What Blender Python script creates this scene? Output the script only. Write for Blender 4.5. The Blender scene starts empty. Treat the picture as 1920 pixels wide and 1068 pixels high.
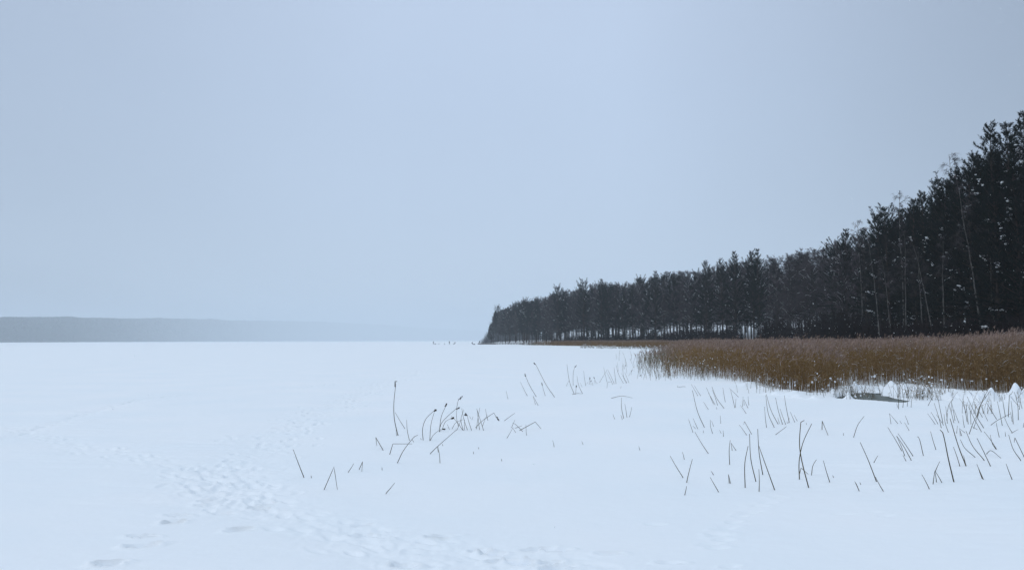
import bpy, math, random
import numpy as np
from mathutils import Vector, Matrix, Euler

# ------------------------------------------------------------------ camera, world, sun
S = bpy.context.scene
COL = S.collection
rng = np.random.default_rng(7)
random.seed(7)
CAM_H = 2.0
F = 1493.0                       # focal length in photograph pixels (1920 wide)
PITCH = math.atan(104.0 / F)
ROLL = math.radians(0.15)
cam_d = bpy.data.cameras.new('camera')
cam = bpy.data.objects.new('camera', cam_d)
COL.objects.link(cam)
cam_d.sensor_width = 36.0
cam_d.lens = 36.0 * F / 1920.0
cam_d.clip_start = 0.1
cam_d.clip_end = 40000
CAM_R = Euler((math.pi / 2 + PITCH, 0, 0)).to_matrix() @ Matrix.Rotation(-ROLL, 3, 'Z')
cam.matrix_world = Matrix.Translation((0, 0, CAM_H)) @ CAM_R.to_4x4()
S.camera = cam
S.render.resolution_x, S.render.resolution_y = 1024, 569

world = bpy.data.worlds.new('World')
S.world = world
world.use_nodes = True
wt = world.node_tree
wt.nodes.clear()
def wn(t, **k):
    n = wt.nodes.new(t)
    for a, b in k.items(): setattr(n, a, b)
    return n
SUN_EL, SUN_AZ = math.radians(32), math.radians(-120)      # behind and to the left, lost in the cloud
w_out = wn('ShaderNodeOutputWorld')
w_add = wn('ShaderNodeAddShader')
bg_cloud = wn('ShaderNodeBackground')
bg_sky = wn('ShaderNodeBackground')
sky = wn('ShaderNodeTexSky', sky_type='NISHITA', sun_disc=False)
sky.sun_elevation = SUN_EL
sky.sun_rotation = SUN_AZ
sky.dust_density = 4.0
bg_sky.inputs['Strength'].default_value = 0.05 * 0.3        # what little of the clear sky gets through the cloud
wt.links.new(sky.outputs[0], bg_sky.inputs['Color'])
tc = wn('ShaderNodeTexCoord')
sep = wn('ShaderNodeSeparateXYZ')
wt.links.new(tc.outputs['Generated'], sep.inputs[0])
ramp = wn('ShaderNodeValToRGB')
cr = ramp.color_ramp
cr.elements[0].position = 0.0
cr.elements[0].color = (0.520, 0.620, 0.760, 1)
cr.elements[1].position = 1.0
cr.elements[1].color = (0.97, 1.09, 1.20, 1)
for p, c in ((0.05, (0.510, 0.612, 0.757)), (0.15, (0.485, 0.590, 0.750)), (0.30, (0.478, 0.582, 0.750)), (0.42, (0.482, 0.580, 0.745)), (0.62, (0.80, 0.91, 1.04))):
    e = cr.elements.new(p)
    e.color = (*c, 1)
wt.links.new(sep.outputs['Z'], ramp.inputs[0])
# broad thin places in the cloud, and lens vignetting put into the sky brightness
cn = wn('ShaderNodeTexNoise')
cn.inputs['Scale'].default_value = 1.6
cn.inputs['Detail'].default_value = 3
cn.inputs['Roughness'].default_value = 0.45
wt.links.new(tc.outputs['Generated'], cn.inputs['Vector'])
mr = wn('ShaderNodeMapRange')
mr.inputs['From Min'].default_value = 0.3
mr.inputs['From Max'].default_value = 0.7
mr.inputs['To Min'].default_value = 0.95
mr.inputs['To Max'].default_value = 1.05
wt.links.new(cn.outputs[0], mr.inputs['Value'])
mx = wn('ShaderNodeValToRGB')          # lens corner darkening imitated in the sky: brightest ahead, darker to both sides
mxr = mx.color_ramp
mxr.interpolation = 'B_SPLINE'
mxr.elements[0].position = 0.0
mxr.elements[0].color = (0.95, 0.95, 0.95, 1)
mxr.elements[1].position = 1.0
mxr.elements[1].color = (0.75, 0.75, 0.75, 1)
for p, c in ((0.14, 0.78), (0.22, 0.76), (0.36, 0.96), (0.50, 1.06), (0.62, 0.97), (0.76, 0.57), (0.85, 0.47)):
    e = mxr.elements.new(p)
    e.color = (c, c, c, 1)
mxx_ = wn('ShaderNodeMapRange')
mxx_.inputs['From Min'].default_value = -1.0
wt.links.new(sep.outputs['X'], mxx_.inputs['Value'])
wt.links.new(mxx_.outputs[0], mx.inputs[0])
mul = wn('ShaderNodeMath', operation='MULTIPLY')
wt.links.new(mr.outputs[0], mul.inputs[0])
wt.links.new(mx.outputs[0], mul.inputs[1])
wt.links.new(ramp.outputs[0], bg_cloud.inputs['Color'])
wt.links.new(mul.outputs[0], bg_cloud.inputs['Strength'])
wt.links.new(bg_cloud.outputs[0], w_add.inputs[0])
wt.links.new(bg_sky.outputs[0], w_add.inputs[1])
wt.links.new(w_add.outputs[0], w_out.inputs['Surface'])

sun_d = bpy.data.lights.new('sun', 'SUN')
sun_d.energy = 0.5
sun_d.angle = math.radians(70)
sun_d.color = (1.0, 0.97, 0.93)
sun = bpy.data.objects.new('sun', sun_d)
COL.objects.link(sun)
sd = Vector((math.sin(SUN_AZ) * math.cos(SUN_EL), math.cos(SUN_AZ) * math.cos(SUN_EL), math.sin(SUN_EL)))
sun.rotation_euler = sd.to_track_quat('Z', 'Y').to_euler()

S.view_settings.view_transform = 'Standard'
S.view_settings.look = 'None'
S.view_settings.exposure = 0.0
S.view_settings.gamma = 1.0
S.cycles.max_bounces = 8
S.cycles.volume_bounces = 1

# ------------------------------------------------------------------ helpers
def ray(px, py):
    v = CAM_R @ Vector(((px - 960) / F, -(py - 534) / F, -1.0))
    return v
def ground(px, py, z=0.0):
    v = ray(px, py)
    t = (z - CAM_H) / v.z
    return v.x * t, v.y * t
def at_depth(px, py, Y):
    v = ray(px, py)
    t = Y / v.y
    return v.x * t, Y, CAM_H + v.z * t
def to_px(x, y, z):
    v = CAM_R.transposed() @ Vector((x, y, z - CAM_H))
    return 960 + F * v.x / -v.z, 534 - F * v.y / -v.z

class MB:
    """collects vertices and faces, links them as one mesh object"""
    def __init__(s): s.v = []; s.f = []; s.n = 0
    def add(s, V, Q, mi=0, smooth=False):
        V = np.asarray(V, float).reshape(-1, 3)
        Q = np.asarray(Q, np.int64)
        s.v.append(V)
        s.f.append((Q + s.n, mi, smooth))
        s.n += len(V)
    def mesh(s, name, mats):
        me = bpy.data.meshes.new(name)
        V = np.concatenate(s.v).astype(np.float32)
        me.vertices.add(len(V))
        me.vertices.foreach_set('co', V.ravel())
        lv = np.concatenate([q.ravel() for q, _, _ in s.f]).astype(np.int32)
        lt = np.concatenate([np.full(len(q), q.shape[1]) for q, _, _ in s.f]).astype(np.int32)
        mi = np.concatenate([np.full(len(q), m) for q, m, _ in s.f]).astype(np.int32)
        sm = np.concatenate([np.full(len(q), k) for q, _, k in s.f])
        me.loops.add(len(lv))
        me.loops.foreach_set('vertex_index', lv)
        me.polygons.add(len(lt))
        me.polygons.foreach_set('loop_start', np.concatenate([[0], np.cumsum(lt)[:-1]]).astype(np.int32))
        me.polygons.foreach_set('material_index', mi)
        me.polygons.foreach_set('use_smooth', sm)
        me.update(calc_edges=True)
        for m in mats: me.materials.append(m)
        return me
    def obj(s, name, mats, parent=None):
        if not isinstance(mats, (list, tuple)): mats = [mats]
        o = bpy.data.objects.new(name, s.mesh(name, mats))
        COL.objects.link(o)
        if parent: o.parent = parent
        return o

def norm(a): return a / np.maximum(np.linalg.norm(a, axis=-1, keepdims=True), 1e-9)
def tubes(mb, P, R, sides=3, mi=0, cap=False, smooth=True):
    """P [M,K,3] centre lines, R [M,K] radii"""
    P = np.asarray(P, float); R = np.asarray(R, float)
    if P.ndim == 2: P = P[None]; R = R[None]
    M, K, _ = P.shape
    T = np.empty_like(P)
    T[:, 1:-1] = P[:, 2:] - P[:, :-2]; T[:, 0] = P[:, 1] - P[:, 0]; T[:, -1] = P[:, -1] - P[:, -2]
    T = norm(T)
    m = norm(P[:, -1] - P[:, 0])
    ref = np.where(np.abs(m[:, 2:3]) > 0.75, np.array([[1.0, 0, 0]]), np.array([[0, 0, 1.0]]))[:, None, :]
    A = norm(np.cross(T, np.broadcast_to(ref, T.shape)))
    B = np.cross(T, A)
    ang = np.arange(sides) * 2 * math.pi / sides
    V = P[:, :, None] + R[:, :, None, None] * (A[:, :, None] * np.cos(ang)[None, None, :, None] + B[:, :, None] * np.sin(ang)[None, None, :, None])
    idx = np.arange(M * K * sides).reshape(M, K, sides)
    a = idx[:, :-1]; b = np.roll(idx, -1, 2)[:, :-1]; c = np.roll(idx, -1, 2)[:, 1:]; d = idx[:, 1:]
    mb.add(V.reshape(-1, 3), np.stack([a, b, c, d], -1).reshape(-1, 4), mi, smooth)
    if cap:
        o = mb.n - M * K * sides
        for k, rev in ((0, True), (K - 1, False)):
            q = idx[:, k] + o
            if rev: q = q[:, ::-1]
            mb.f.append((q, mi, False))
def ribbons(mb, P, W, side, mi=0):
    P = np.asarray(P, float); M, K, _ = P.shape
    off = norm(side)[:, None] * (W[:, :, None] * 0.5)
    V = np.stack([P - off, P + off], 2)
    idx = np.arange(M * K * 2).reshape(M, K, 2)
    mb.add(V.reshape(-1, 3), np.stack([idx[:, :-1, 0], idx[:, :-1, 1], idx[:, 1:, 1], idx[:, 1:, 0]], -1).reshape(-1, 4), mi)
def tris(mb, C, D, L, W, r, mi=0):
    """slim triangles from C along D"""
    n = len(C)
    s = norm(np.cross(D, r.normal(size=(n, 3)))) * (W * 0.5)[:, None]
    V = np.stack([C - s, C + s, C + D * L[:, None]], 1)
    mb.add(V.reshape(-1, 3), np.arange(3 * n).reshape(-1, 3), mi)
def unit(r, n): return norm(r.normal(size=(n, 3)))
def blobs(mb, C, Rx, r, mi=0, seg=6, rings=4, rough=0.18):
    """squashed lumpy spheres; C [n,3], Rx [n,3]"""
    th = np.linspace(0.0, math.pi, rings + 1)
    ph = np.arange(seg) * 2 * math.pi / seg
    base = np.stack([np.sin(th)[:, None] * np.cos(ph), np.sin(th)[:, None] * np.sin(ph), np.repeat(np.cos(th)[:, None], seg, 1)], -1)
    n = len(C)
    rr = 1 + r.uniform(-rough, rough, size=(n, rings + 1, seg, 1))
    rr[:, 0] = 1; rr[:, -1] = 1
    V = C[:, None, None] + base[None] * rr * Rx[:, None, None]
    idx = np.arange(n * (rings + 1) * seg).reshape(n, rings + 1, seg)
    a = idx[:, :-1]; b = idx[:, 1:]; c = np.roll(idx, -1, 2)[:, 1:]; d = np.roll(idx, -1, 2)[:, :-1]
    mb.add(V.reshape(-1, 3), np.stack([a, b, c, d], -1).reshape(-1, 4), mi, True)

def tag(o, label=None, cat=None, group=None, kind=None):
    if label: o['label'] = label
    if cat: o['category'] = cat
    if group: o['group'] = group
    if kind: o['kind'] = kind
    return o
def empty(name, loc=(0, 0, 0), rz=0.0):
    o = bpy.data.objects.new(name, None)
    o.empty_display_size = 0.3
    COL.objects.link(o)
    o.location = loc
    o.rotation_euler = (0, 0, rz)
    return o

# value noise
def vnoise(x, y, seed=0):
    xi = np.floor(x).astype(np.int64); yi = np.floor(y).astype(np.int64)
    fx = x - xi; fy = y - yi
    fx = fx * fx * fx * (fx * (fx * 6 - 15) + 10); fy = fy * fy * fy * (fy * (fy * 6 - 15) + 10)
    def h(a, b):
        n = (a * 374761393 + b * 668265263 + seed * 1274126177) & 0xFFFFFFFF
        n = ((n ^ (n >> 13)) * 1274126177) & 0xFFFFFFFF
        return ((n ^ (n >> 16)) & 0xFFFFFF) / float(0xFFFFFF)
    return ((h(xi, yi) * (1 - fx) + h(xi + 1, yi) * fx) * (1 - fy) + (h(xi, yi + 1) * (1 - fx) + h(xi + 1, yi + 1) * fx) * fy) * 2 - 1
def fbm(x, y, seed=0, o=4):
    s = 0; a = 1; t = 0
    for k in range(o):
        s = s + a * vnoise(x * 2 ** k + 17.3 * k, y * 2 ** k - 9.1 * k, seed + k); t += a; a *= 0.5
    return s / t
def sstep(a, b, x):
    t = np.clip((x - a) / (b - a), 0, 1)
    return t * t * (3 - 2 * t)

ONES = ['first', 'second', 'third', 'fourth', 'fifth', 'sixth', 'seventh', 'eighth', 'ninth', 'tenth', 'eleventh', 'twelfth', 'thirteenth', 'fourteenth', 'fifteenth', 'sixteenth', 'seventeenth', 'eighteenth', 'nineteenth', 'twentieth']
ORD = ONES + ['twenty-' + z for z in ONES[:9]] + ['thirtieth'] + ['thirty-' + z for z in ONES[:9]] + ['fortieth'] + ['forty-' + z for z in ONES[:9]] + ['fiftieth'] + ['fifty-' + z for z in ONES[:9]] + ['sixtieth'] + ['sixty-' + z for z in ONES[:9]]
def ordn(i): return ORD[i]
# ------------------------------------------------------------------ materials
def mat(name, col, rough=0.8, spec=0.2, var=None, scale=5.0, bump=0.0, bscale=40.0, rand=0.0, transl=0.0, objspace=True):
    m = bpy.data.materials.new(name)
    m.use_nodes = True
    nt = m.node_tree
    b = nt.nodes['Principled BSDF']
    b.inputs['Roughness'].default_value = rough
    b.inputs['Specular IOR Level'].default_value = spec
    b.inputs['Base Color'].default_value = (*col, 1)
    t = nt.nodes.new('ShaderNodeTexCoord')
    out = None
    if var:
        nz = nt.nodes.new('ShaderNodeTexNoise')
        nz.inputs['Scale'].default_value = scale
        nz.inputs['Detail'].default_value = 5
        nt.links.new(t.outputs['Object'], nz.inputs['Vector'])
        r = nt.nodes.new('ShaderNodeMapRange')
        r.inputs['From Min'].default_value = 0.3; r.inputs['From Max'].default_value = 0.7
        nt.links.new(nz.outputs[0], r.inputs['Value'])
        mxx = nt.nodes.new('ShaderNodeMix'); mxx.data_type = 'RGBA'
        mxx.inputs[6].default_value = (*col, 1); mxx.inputs[7].default_value = (*var, 1)
        nt.links.new(r.outputs[0], mxx.inputs[0])
        out = mxx.outputs[2]
        nt.links.new(out, b.inputs['Base Color'])
    if rand:
        oi = nt.nodes.new('ShaderNodeObjectInfo')
        r2 = nt.nodes.new('ShaderNodeMapRange')
        r2.inputs['To Min'].default_value = 1 - rand; r2.inputs['To Max'].default_value = 1 + rand
        nt.links.new(oi.outputs['Random'], r2.inputs['Value'])
        hs = nt.nodes.new('ShaderNodeHueSaturation')
        hs.inputs['Color'].default_value = (*col, 1)
        if out: nt.links.new(out, hs.inputs['Color'])
        nt.links.new(r2.outputs[0], hs.inputs['Value'])
        nt.links.new(hs.outputs[0], b.inputs['Base Color'])
    if bump:
        n2 = nt.nodes.new('ShaderNodeTexNoise')
        n2.inputs['Scale'].default_value = bscale
        n2.inputs['Detail'].default_value = 6
        nt.links.new(t.outputs['Object'], n2.inputs['Vector'])
        bp = nt.nodes.new('ShaderNodeBump')
        bp.inputs['Strength'].default_value = bump
        bp.inputs['Distance'].default_value = 0.02
        nt.links.new(n2.outputs[0], bp.inputs['Height'])
        nt.links.new(bp.outputs[0], b.inputs['Normal'])
    return m
M_snow = mat('snow', (0.80, 0.86, 0.92), 0.75, 0.15, var=(0.84, 0.88, 0.93), scale=0.35, bump=0.25, bscale=9.0)
M_clump = mat('snow_clump', (0.80, 0.84, 0.89), 0.8, 0.1)
M_bark = mat('pine_bark', (0.050, 0.036, 0.030), 0.95, 0.1, var=(0.028, 0.022, 0.020), scale=6, bump=0.6, bscale=25)
M_needle = mat('pine_needles', (0.005, 0.009, 0.008), 0.9, 0.02, var=(0.011, 0.016, 0.013), scale=0.9, rand=0.3)
M_twig = mat('bare_twigs', (0.042, 0.037, 0.041), 0.95, 0.03, var=(0.078, 0.068, 0.074), scale=0.6, rand=0.35)
M_bush = mat('bush_twigs', (0.014, 0.011, 0.012), 0.95, 0.03, var=(0.026, 0.020, 0.020), scale=0.8, rand=0.2)
M_frost = mat('frosted_twigs', (0.10, 0.105, 0.115), 0.95, 0.03, var=(0.24, 0.26, 0.29), scale=0.7, rand=0.2)
M_dbark = mat('grey_bark', (0.045, 0.041, 0.040), 0.95, 0.1, var=(0.035, 0.031, 0.030), scale=4)
M_birch = mat('birch_bark', (0.17, 0.165, 0.16), 0.8, 0.1, var=(0.035, 0.033, 0.032), scale=3.2)
M_reed = mat('reed_stalk', (0.075, 0.041, 0.014), 0.85, 0.1, var=(0.25, 0.150, 0.058), scale=7)
M_leaf = mat('reed_leaf', (0.080, 0.047, 0.020), 0.85, 0.1, var=(0.38, 0.26, 0.135), scale=6)
M_plume = mat('reed_plume', (0.085, 0.055, 0.045), 0.95, 0.05, var=(0.42, 0.32, 0.28), scale=4.5)
M_stem = mat('dead_stem', (0.030, 0.029, 0.018), 0.7, 0.2, var=(0.125, 0.098, 0.055), scale=6, rand=0.25)
M_head = mat('seed_head', (0.035, 0.028, 0.022), 0.95, 0.05, var=(0.06, 0.045, 0.035), scale=60)
M_water = mat('melt_water', (0.040, 0.052, 0.047), 0.55, 0.12, var=(0.20, 0.225, 0.22), scale=2.6, bump=0.5, bscale=12)
M_wood = mat('jetty_wood', (0.045, 0.040, 0.037), 0.9, 0.1, var=(0.08, 0.07, 0.065), scale=8)
M_cloth = mat('dark_winter_clothes', (0.010, 0.011, 0.015), 0.9, 0.05, var=(0.018, 0.018, 0.02), scale=6)
M_skin = mat('skin', (0.45, 0.28, 0.21), 0.6, 0.3)
M_gear = mat('dark_gear', (0.03, 0.035, 0.045), 0.6, 0.3, var=(0.05, 0.05, 0.05), scale=8)
M_farwood = mat('far_wood', (0.022, 0.030, 0.030), 0.95, 0.05, var=(0.035, 0.042, 0.04), scale=0.01)

# ------------------------------------------------------------------ land form
EDGE = np.array([(100, -40), (62, 10), (49, 30), (46.5, 50), (47, 75), (50, 90), (55, 107), (58.5, 125), (63, 150), (66, 170), (62.5, 190), (57, 215),
                 (50.5, 240), (42.5, 265), (32.5, 295), (21, 330), (7, 400), (-9, 470), (-16, 500), (-8, 530), (60, 620), (220, 720)], float)
LAND = np.vstack([EDGE, [(900, 720), (900, -40)]])
def inpoly(x, y, P):
    r = np.zeros(x.shape, bool)
    n = len(P)
    for i in range(n):
        x1, y1 = P[i]; x2, y2 = P[(i + 1) % n]
        if y1 == y2: continue
        c = ((y1 > y) != (y2 > y)) & (x < (x2 - x1) * (y - y1) / (y2 - y1) + x1)
        r ^= c
    return r
def dist_line(x, y, P):
    d = np.full(x.shape, 1e9)
    for i in range(len(P) - 1):
        ax, ay = P[i]; bx, by = P[i + 1]
        ux, uy = bx - ax, by - ay
        t = np.clip(((x - ax) * ux + (y - ay) * uy) / (ux * ux + uy * uy), 0, 1)
        d = np.minimum(d, np.hypot(x - ax - t * ux, y - ay - t * uy))
    return d
def inland(x, y):
    return np.where(inpoly(x, y, LAND), 1, -1) * dist_line(x, y, EDGE)

def gp(pts): return np.array([ground(a, b) for a, b in pts])
BED = np.vstack([gp([(1190, 698), (1240, 709), (1300, 706), (1380, 716), (1440, 733), (1500, 741), (1560, 741), (1600, 726), (1690, 723), (1750, 731), (1830, 738), (1920, 741), (2080, 741)]),
                 [(46, 28), (46.5, 50), (47, 75), (50, 90), (55, 107), (58.5, 125), (63, 150), (66, 170), (62.5, 190), (57, 215), (50.5, 240), (42.5, 265), (32.5, 295), (21, 330), (10, 385)],
                 [(0, 392), (7, 345), (19, 300)],
                 gp([(1150, 649.5), (1250, 652.5), (1330, 658), (1290, 663), (1215, 669), (1195, 682)])])
FRONT = gp([(1380, 718), (1440, 733), (1500, 741), (1560, 741), (1600, 728), (1690, 726), (1750, 733), (1830, 740), (1920, 743), (2080, 743)])
POOL = gp([(1596, 736), (1622, 733.5), (1650, 735), (1668, 741), (1696, 747), (1722, 751), (1695, 753.5), (1655, 751), (1622, 749), (1600, 747), (1566, 746), (1572, 740)])

# footpaths in the snow, traced on the ground
def path(pts): return gp(pts)
TR = [  # (path, half width m, prints per metre)
    (path([(1130, 1075), (1000, 1056), (880, 1035), (760, 1016), (640, 990), (540, 965), (470, 935), (425, 905)]), 0.42, 6),
    (path([(425, 905), (370, 884), (300, 871), (215, 853), (120, 833), (50, 808), (-20, 797)]), 0.38, 5),
    (path([(430, 915), (440, 880), (490, 840), (560, 795), (640, 755), (720, 715), (800, 690)]), 0.60, 11),
    (path([(460, 945), (430, 905), (400, 880)]), 0.5, 7),
    (path([(-20, 828), (60, 806), (130, 785), (200, 765), (270, 748), (380, 736), (560, 727), (700, 713)]), 0.16, 2.5),
    (path([(640, 990), (700, 1015), (740, 1045), (770, 1080)]), 0.35, 4),
]
PRINTS = []
for P, hw, dens in TR:
    for i in range(len(P) - 1):
        a, b = P[i], P[i + 1]
        L = np.hypot(*(b - a)); ang = math.atan2(b[1] - a[1], b[0] - a[0])
        for k in range(int(L * dens * (1.0 if a[1] < 30 else 0.7)) + 1):
            t = rng.uniform(); o = rng.normal() * hw * 0.75
            dep_ = rng.uniform(0.004, 0.028) * float(np.clip(a[1] / 12, 1, 2.2))
            PRINTS.append((a[0] + t * (b[0] - a[0]) - math.sin(ang) * o, a[1] + t * (b[1] - a[1]) + math.cos(ang) * o, ang + rng.normal() * 0.25, dep_, rng.uniform(0.10, 0.16), rng.uniform(0.045, 0.07)))
for px, py, dep in [(390, 936, .06), (385, 944, .05), (415, 957, .05), (333, 964, .06), (324, 978, .07), (330, 974, .05), (268, 1003, .07), (265, 1022, .08), (271, 1018, .06), (207, 1054, .08), (200, 1057, .06), (452, 986, .05), (448, 991, .05),
                    (485, 948, .09), (498, 940, .07), (522, 817 - 15, .07), (900, 1028, .07), (923, 1034, .07), (945, 1050, .08), (970, 1052, .08), (980, 1054, .07), (820, 1003, .07), (832, 1002, .05), (1010, 1027, .07), (1045, 1028, .06), (1030, 1052, .06), (1036, 1063, .07), (1055, 1058, .05), (760, 1057, .08), (755, 1052, .06),
                    (1142, 1035, .05), (1258, 1053, .05), (1370, 1060, .04), (680, 998, .05), (681, 978, .05),
                    (1451, 928, .04), (1462, 931, .04), (1442, 940, .04), (1425, 946, .05), (1412, 957, .05), (1400, 960, .05), (1388, 965, .05), (1376, 976, .05), (1370, 985, .05), (1358, 988, .05), (1352, 1001, .06), (1340, 998, .05), (1357, 1010, .06), (1330, 1018, .05), (1345, 1025, .05),
                    (1230, 980, .02), (1580, 962, .03), (1640, 958, .03), (1660, 965, .03)]:
    x, y = ground(px, py)
    k_ = 0.45 if px > 1300 else 1.1
    PRINTS.append((x, y, rng.uniform(-0.1, 0.5), dep * k_, rng.uniform(0.09, 0.14), rng.uniform(0.04, 0.055)))

def height(x, y, prints=False):
    x = np.asarray(x, float); y = np.asarray(y, float)
    r = np.hypot(x, y)
    d = np.where(r < 1200, inland(x, y), -500.0)
    dl = np.clip(d, 0, None)
    z = 0.9 * sstep(0, 3.5, dl) + 0.13 * np.clip(dl - 2, 0, 60) + sstep(0, 20, dl) * (0.5 * fbm(x * 0.06, y * 0.06, 5))
    z = z + 0.035 * fbm(x * 0.11, y * 0.22, 11, 3) * sstep(3, 12, r) * (1 - sstep(200, 500, r))
    near = 1 - sstep(45, 90, r)
    # low wind ripples, stretched along the wind
    w = sstep(0.05, 0.6, fbm(x * 0.16, y * 0.25, 33, 2))
    z = z + near * w * 0.020 * fbm(x * 1.0 + y * 0.25, y * 3.6, 21, 3)
    z = z + near * 0.006 * fbm(x * 2.3, y * 3.1, 61, 3)
    # snow heaped up along the reed front
    df = dist_line(x, y, FRONT)
    rid = np.exp(-(df / 0.75) ** 2) * (r < 70)
    z = z + rid * (0.05 + 0.20 * np.clip(fbm(x * 1.3, y * 1.0, 45, 3) + 0.15, 0, 1))
    inp = inpoly(x, y, POOL)
    dp = np.where(inp, 1, -1) * dist_line(x, y, np.vstack([POOL, POOL[:1]])) + 0.22 * fbm(x * 1.7, y * 2.6, 77, 4) * (r < 60)
    m = sstep(-0.10, 0.14, dp - 0.03)
    z = z * (1 - m) - 0.11 * m
    if prints:
        for P, hw, _ in TR:
            t = dist_line(x, y, P)
            b = np.exp(-(t / (hw * 1.25)) ** 2)
            z = z - b * 0.015 + b * 0.011 * fbm(x * 3.1, y * 3.1, 91, 3) + b * 0.012 * fbm(x * 9, y * 9, 92, 2)
        for (cx, cy, a, dep, L, W) in PRINTS:
            q = (np.abs(x - cx) < 0.6) & (np.abs(y - cy) < 0.6)
            if not q.any(): continue
            dx = x[q] - cx; dy = y[q] - cy
            u = (dx * math.cos(a) + dy * math.sin(a)) / L; v = (-dx * math.sin(a) + dy * math.cos(a)) / W
            rr = u * u + v * v
            z[q] += -dep * np.exp(-rr ** 1.6) + dep * 0.28 * np.exp(-((np.sqrt(rr) - 1.5) / 0.4) ** 2)
    return z
def hz(x, y): return float(height(np.array([x]), np.array([y]))[0])

def radii():
    r = [2.0]
    while r[-1] < 17500:
        q = r[-1]
        g = 0.0042 if q < 34 else 0.008 if q < 60 else 0.02 if q < 600 else 0.08
        if q < 6: g = 0.006
        r.append(q * (1 + g))
    return np.array(r)
R_ = radii()
th = np.concatenate([np.linspace(-180, -42, 70)[:-1], np.linspace(-42, 42, 820), np.linspace(42, 180, 70)[1:-1]])
A_ = np.radians(th)
X = R_[:, None] * np.sin(A_)[None]; Y = R_[:, None] * np.cos(A_)[None]
Z = height(X.ravel(), Y.ravel(), True).reshape(X.shape)
mb = MB()
V = np.stack([X, Y, Z], -1).reshape(-1, 3)
nr, na = X.shape
V = np.vstack([V, [[0, 0, 0]]])
idx = np.arange(nr * na).reshape(nr, na)
nx = np.roll(idx, -1, 1)
Q = np.stack([idx[:-1], idx[1:], nx[1:], nx[:-1]], -1).reshape(-1, 4)
mb.add(V, Q, 0, True)
mb.f.append((np.stack([np.full(na, nr * na), idx[0], nx[0]], -1), 0, True))
g_o = mb.obj('snow_ground', M_snow)
tag(g_o, 'snow covered frozen lake crossed by trodden paths, rising into the wood', kind='structure')

# melt water in its hollow
mb = MB()
c = POOL.mean(0)
P2 = c + (POOL - c) * np.array([1.15, 1.5])
fine = []
for i in range(len(P2)):
    a, b = P2[i], P2[(i + 1) % len(P2)]
    for t in (0, 0.33, 0.66): fine.append(a + (b - a) * t)
P2 = np.array(fine)
n = len(P2)
mb.add(np.vstack([np.c_[P2, np.full(n, -0.042)], [[c[0], c[1], -0.042]]]), [(i, (i + 1) % n, n) for i in range(n)], 0)
tag(mb.obj('melt_water', M_water), 'grey green pool of slushy water showing through the snow at the reed edge', kind='structure')

# ------------------------------------------------------------------ far wooded shore
HR = [(-700, 2300, 62), (-300, 2600, 57), (0, 2650, 53), (120, 3150, 51), (220, 3950, 47), (350, 5800, 44), (450, 7600, 42), (600, 11000, 36), (720, 13500, 30), (850, 14800, 22), (960, 15500, 16)]
def hill():
    h = np.array(HR, float)
    n = 260
    t = np.linspace(0, len(h) - 1, n)
    px = np.interp(t, range(len(h)), h[:, 0]); D = np.interp(t, range(len(h)), h[:, 1]); e = np.interp(t, range(len(h)), h[:, 2])
    hh = e / F * D - 9
    a = np.arctan((px - 960) / F)
    rows = []
    prof = [(0, 0), (40, 0.05), (150, 0.35), (330, 0.75), (520, 1.0), (800, 1.0), (1200, 0.5), (1500, -0.1)]
    for off, k in prof:
        R = D / np.cos(a) + off
        z = hh * k * (1 + 0.10 * fbm(t * 1.7, np.full(n, off * 0.01), 3))
        if k == 0: z = z * 0 - 0.5
        rows.append(np.stack([R * np.sin(a), R * np.cos(a), z], -1))
    G = np.array(rows)
    m = MB()
    i = np.arange(len(prof) * n).reshape(len(prof), n)
    m.add(G.reshape(-1, 3), np.stack([i[:-1, :-1], i[:-1, 1:], i[1:, 1:], i[1:, :-1]], -1).reshape(-1, 4), 0, True)
    tag(m.obj('hills', M_farwood), 'low wooded hills of the far shore lost in haze', kind='structure')
    # the wood on it: one mass of small crowns
    m = MB()
    N = 15000
    u = rng.uniform(0, n - 1.001, N); k = rng.uniform(0, 4.6, N) ** 1.0
    ui = u.astype(int); uf = (u - ui)[:, None]; ki = k.astype(int); kf = (k - ki)[:, None]
    p = (G[ki, ui] * (1 - uf) + G[ki, ui + 1] * uf) * (1 - kf) + (G[ki + 1, ui] * (1 - uf) + G[ki + 1, ui + 1] * uf) * kf
    s = np.hypot(p[:, 0], p[:, 1]) / 3500
    rad = rng.uniform(5, 9, N) * s ** 0.6; H = rng.uniform(9, 15, N)
    blobs(m, p + np.stack([0 * H, 0 * H, H * 0.5], -1), np.stack([rad, rad, H * 0.62], -1), rng, 0, 5, 3, 0.3)
    tag(m.obj('distant_forest', M_farwood), 'hazy forest covering the hills of the far shore', kind='stuff')
hill()

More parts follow.
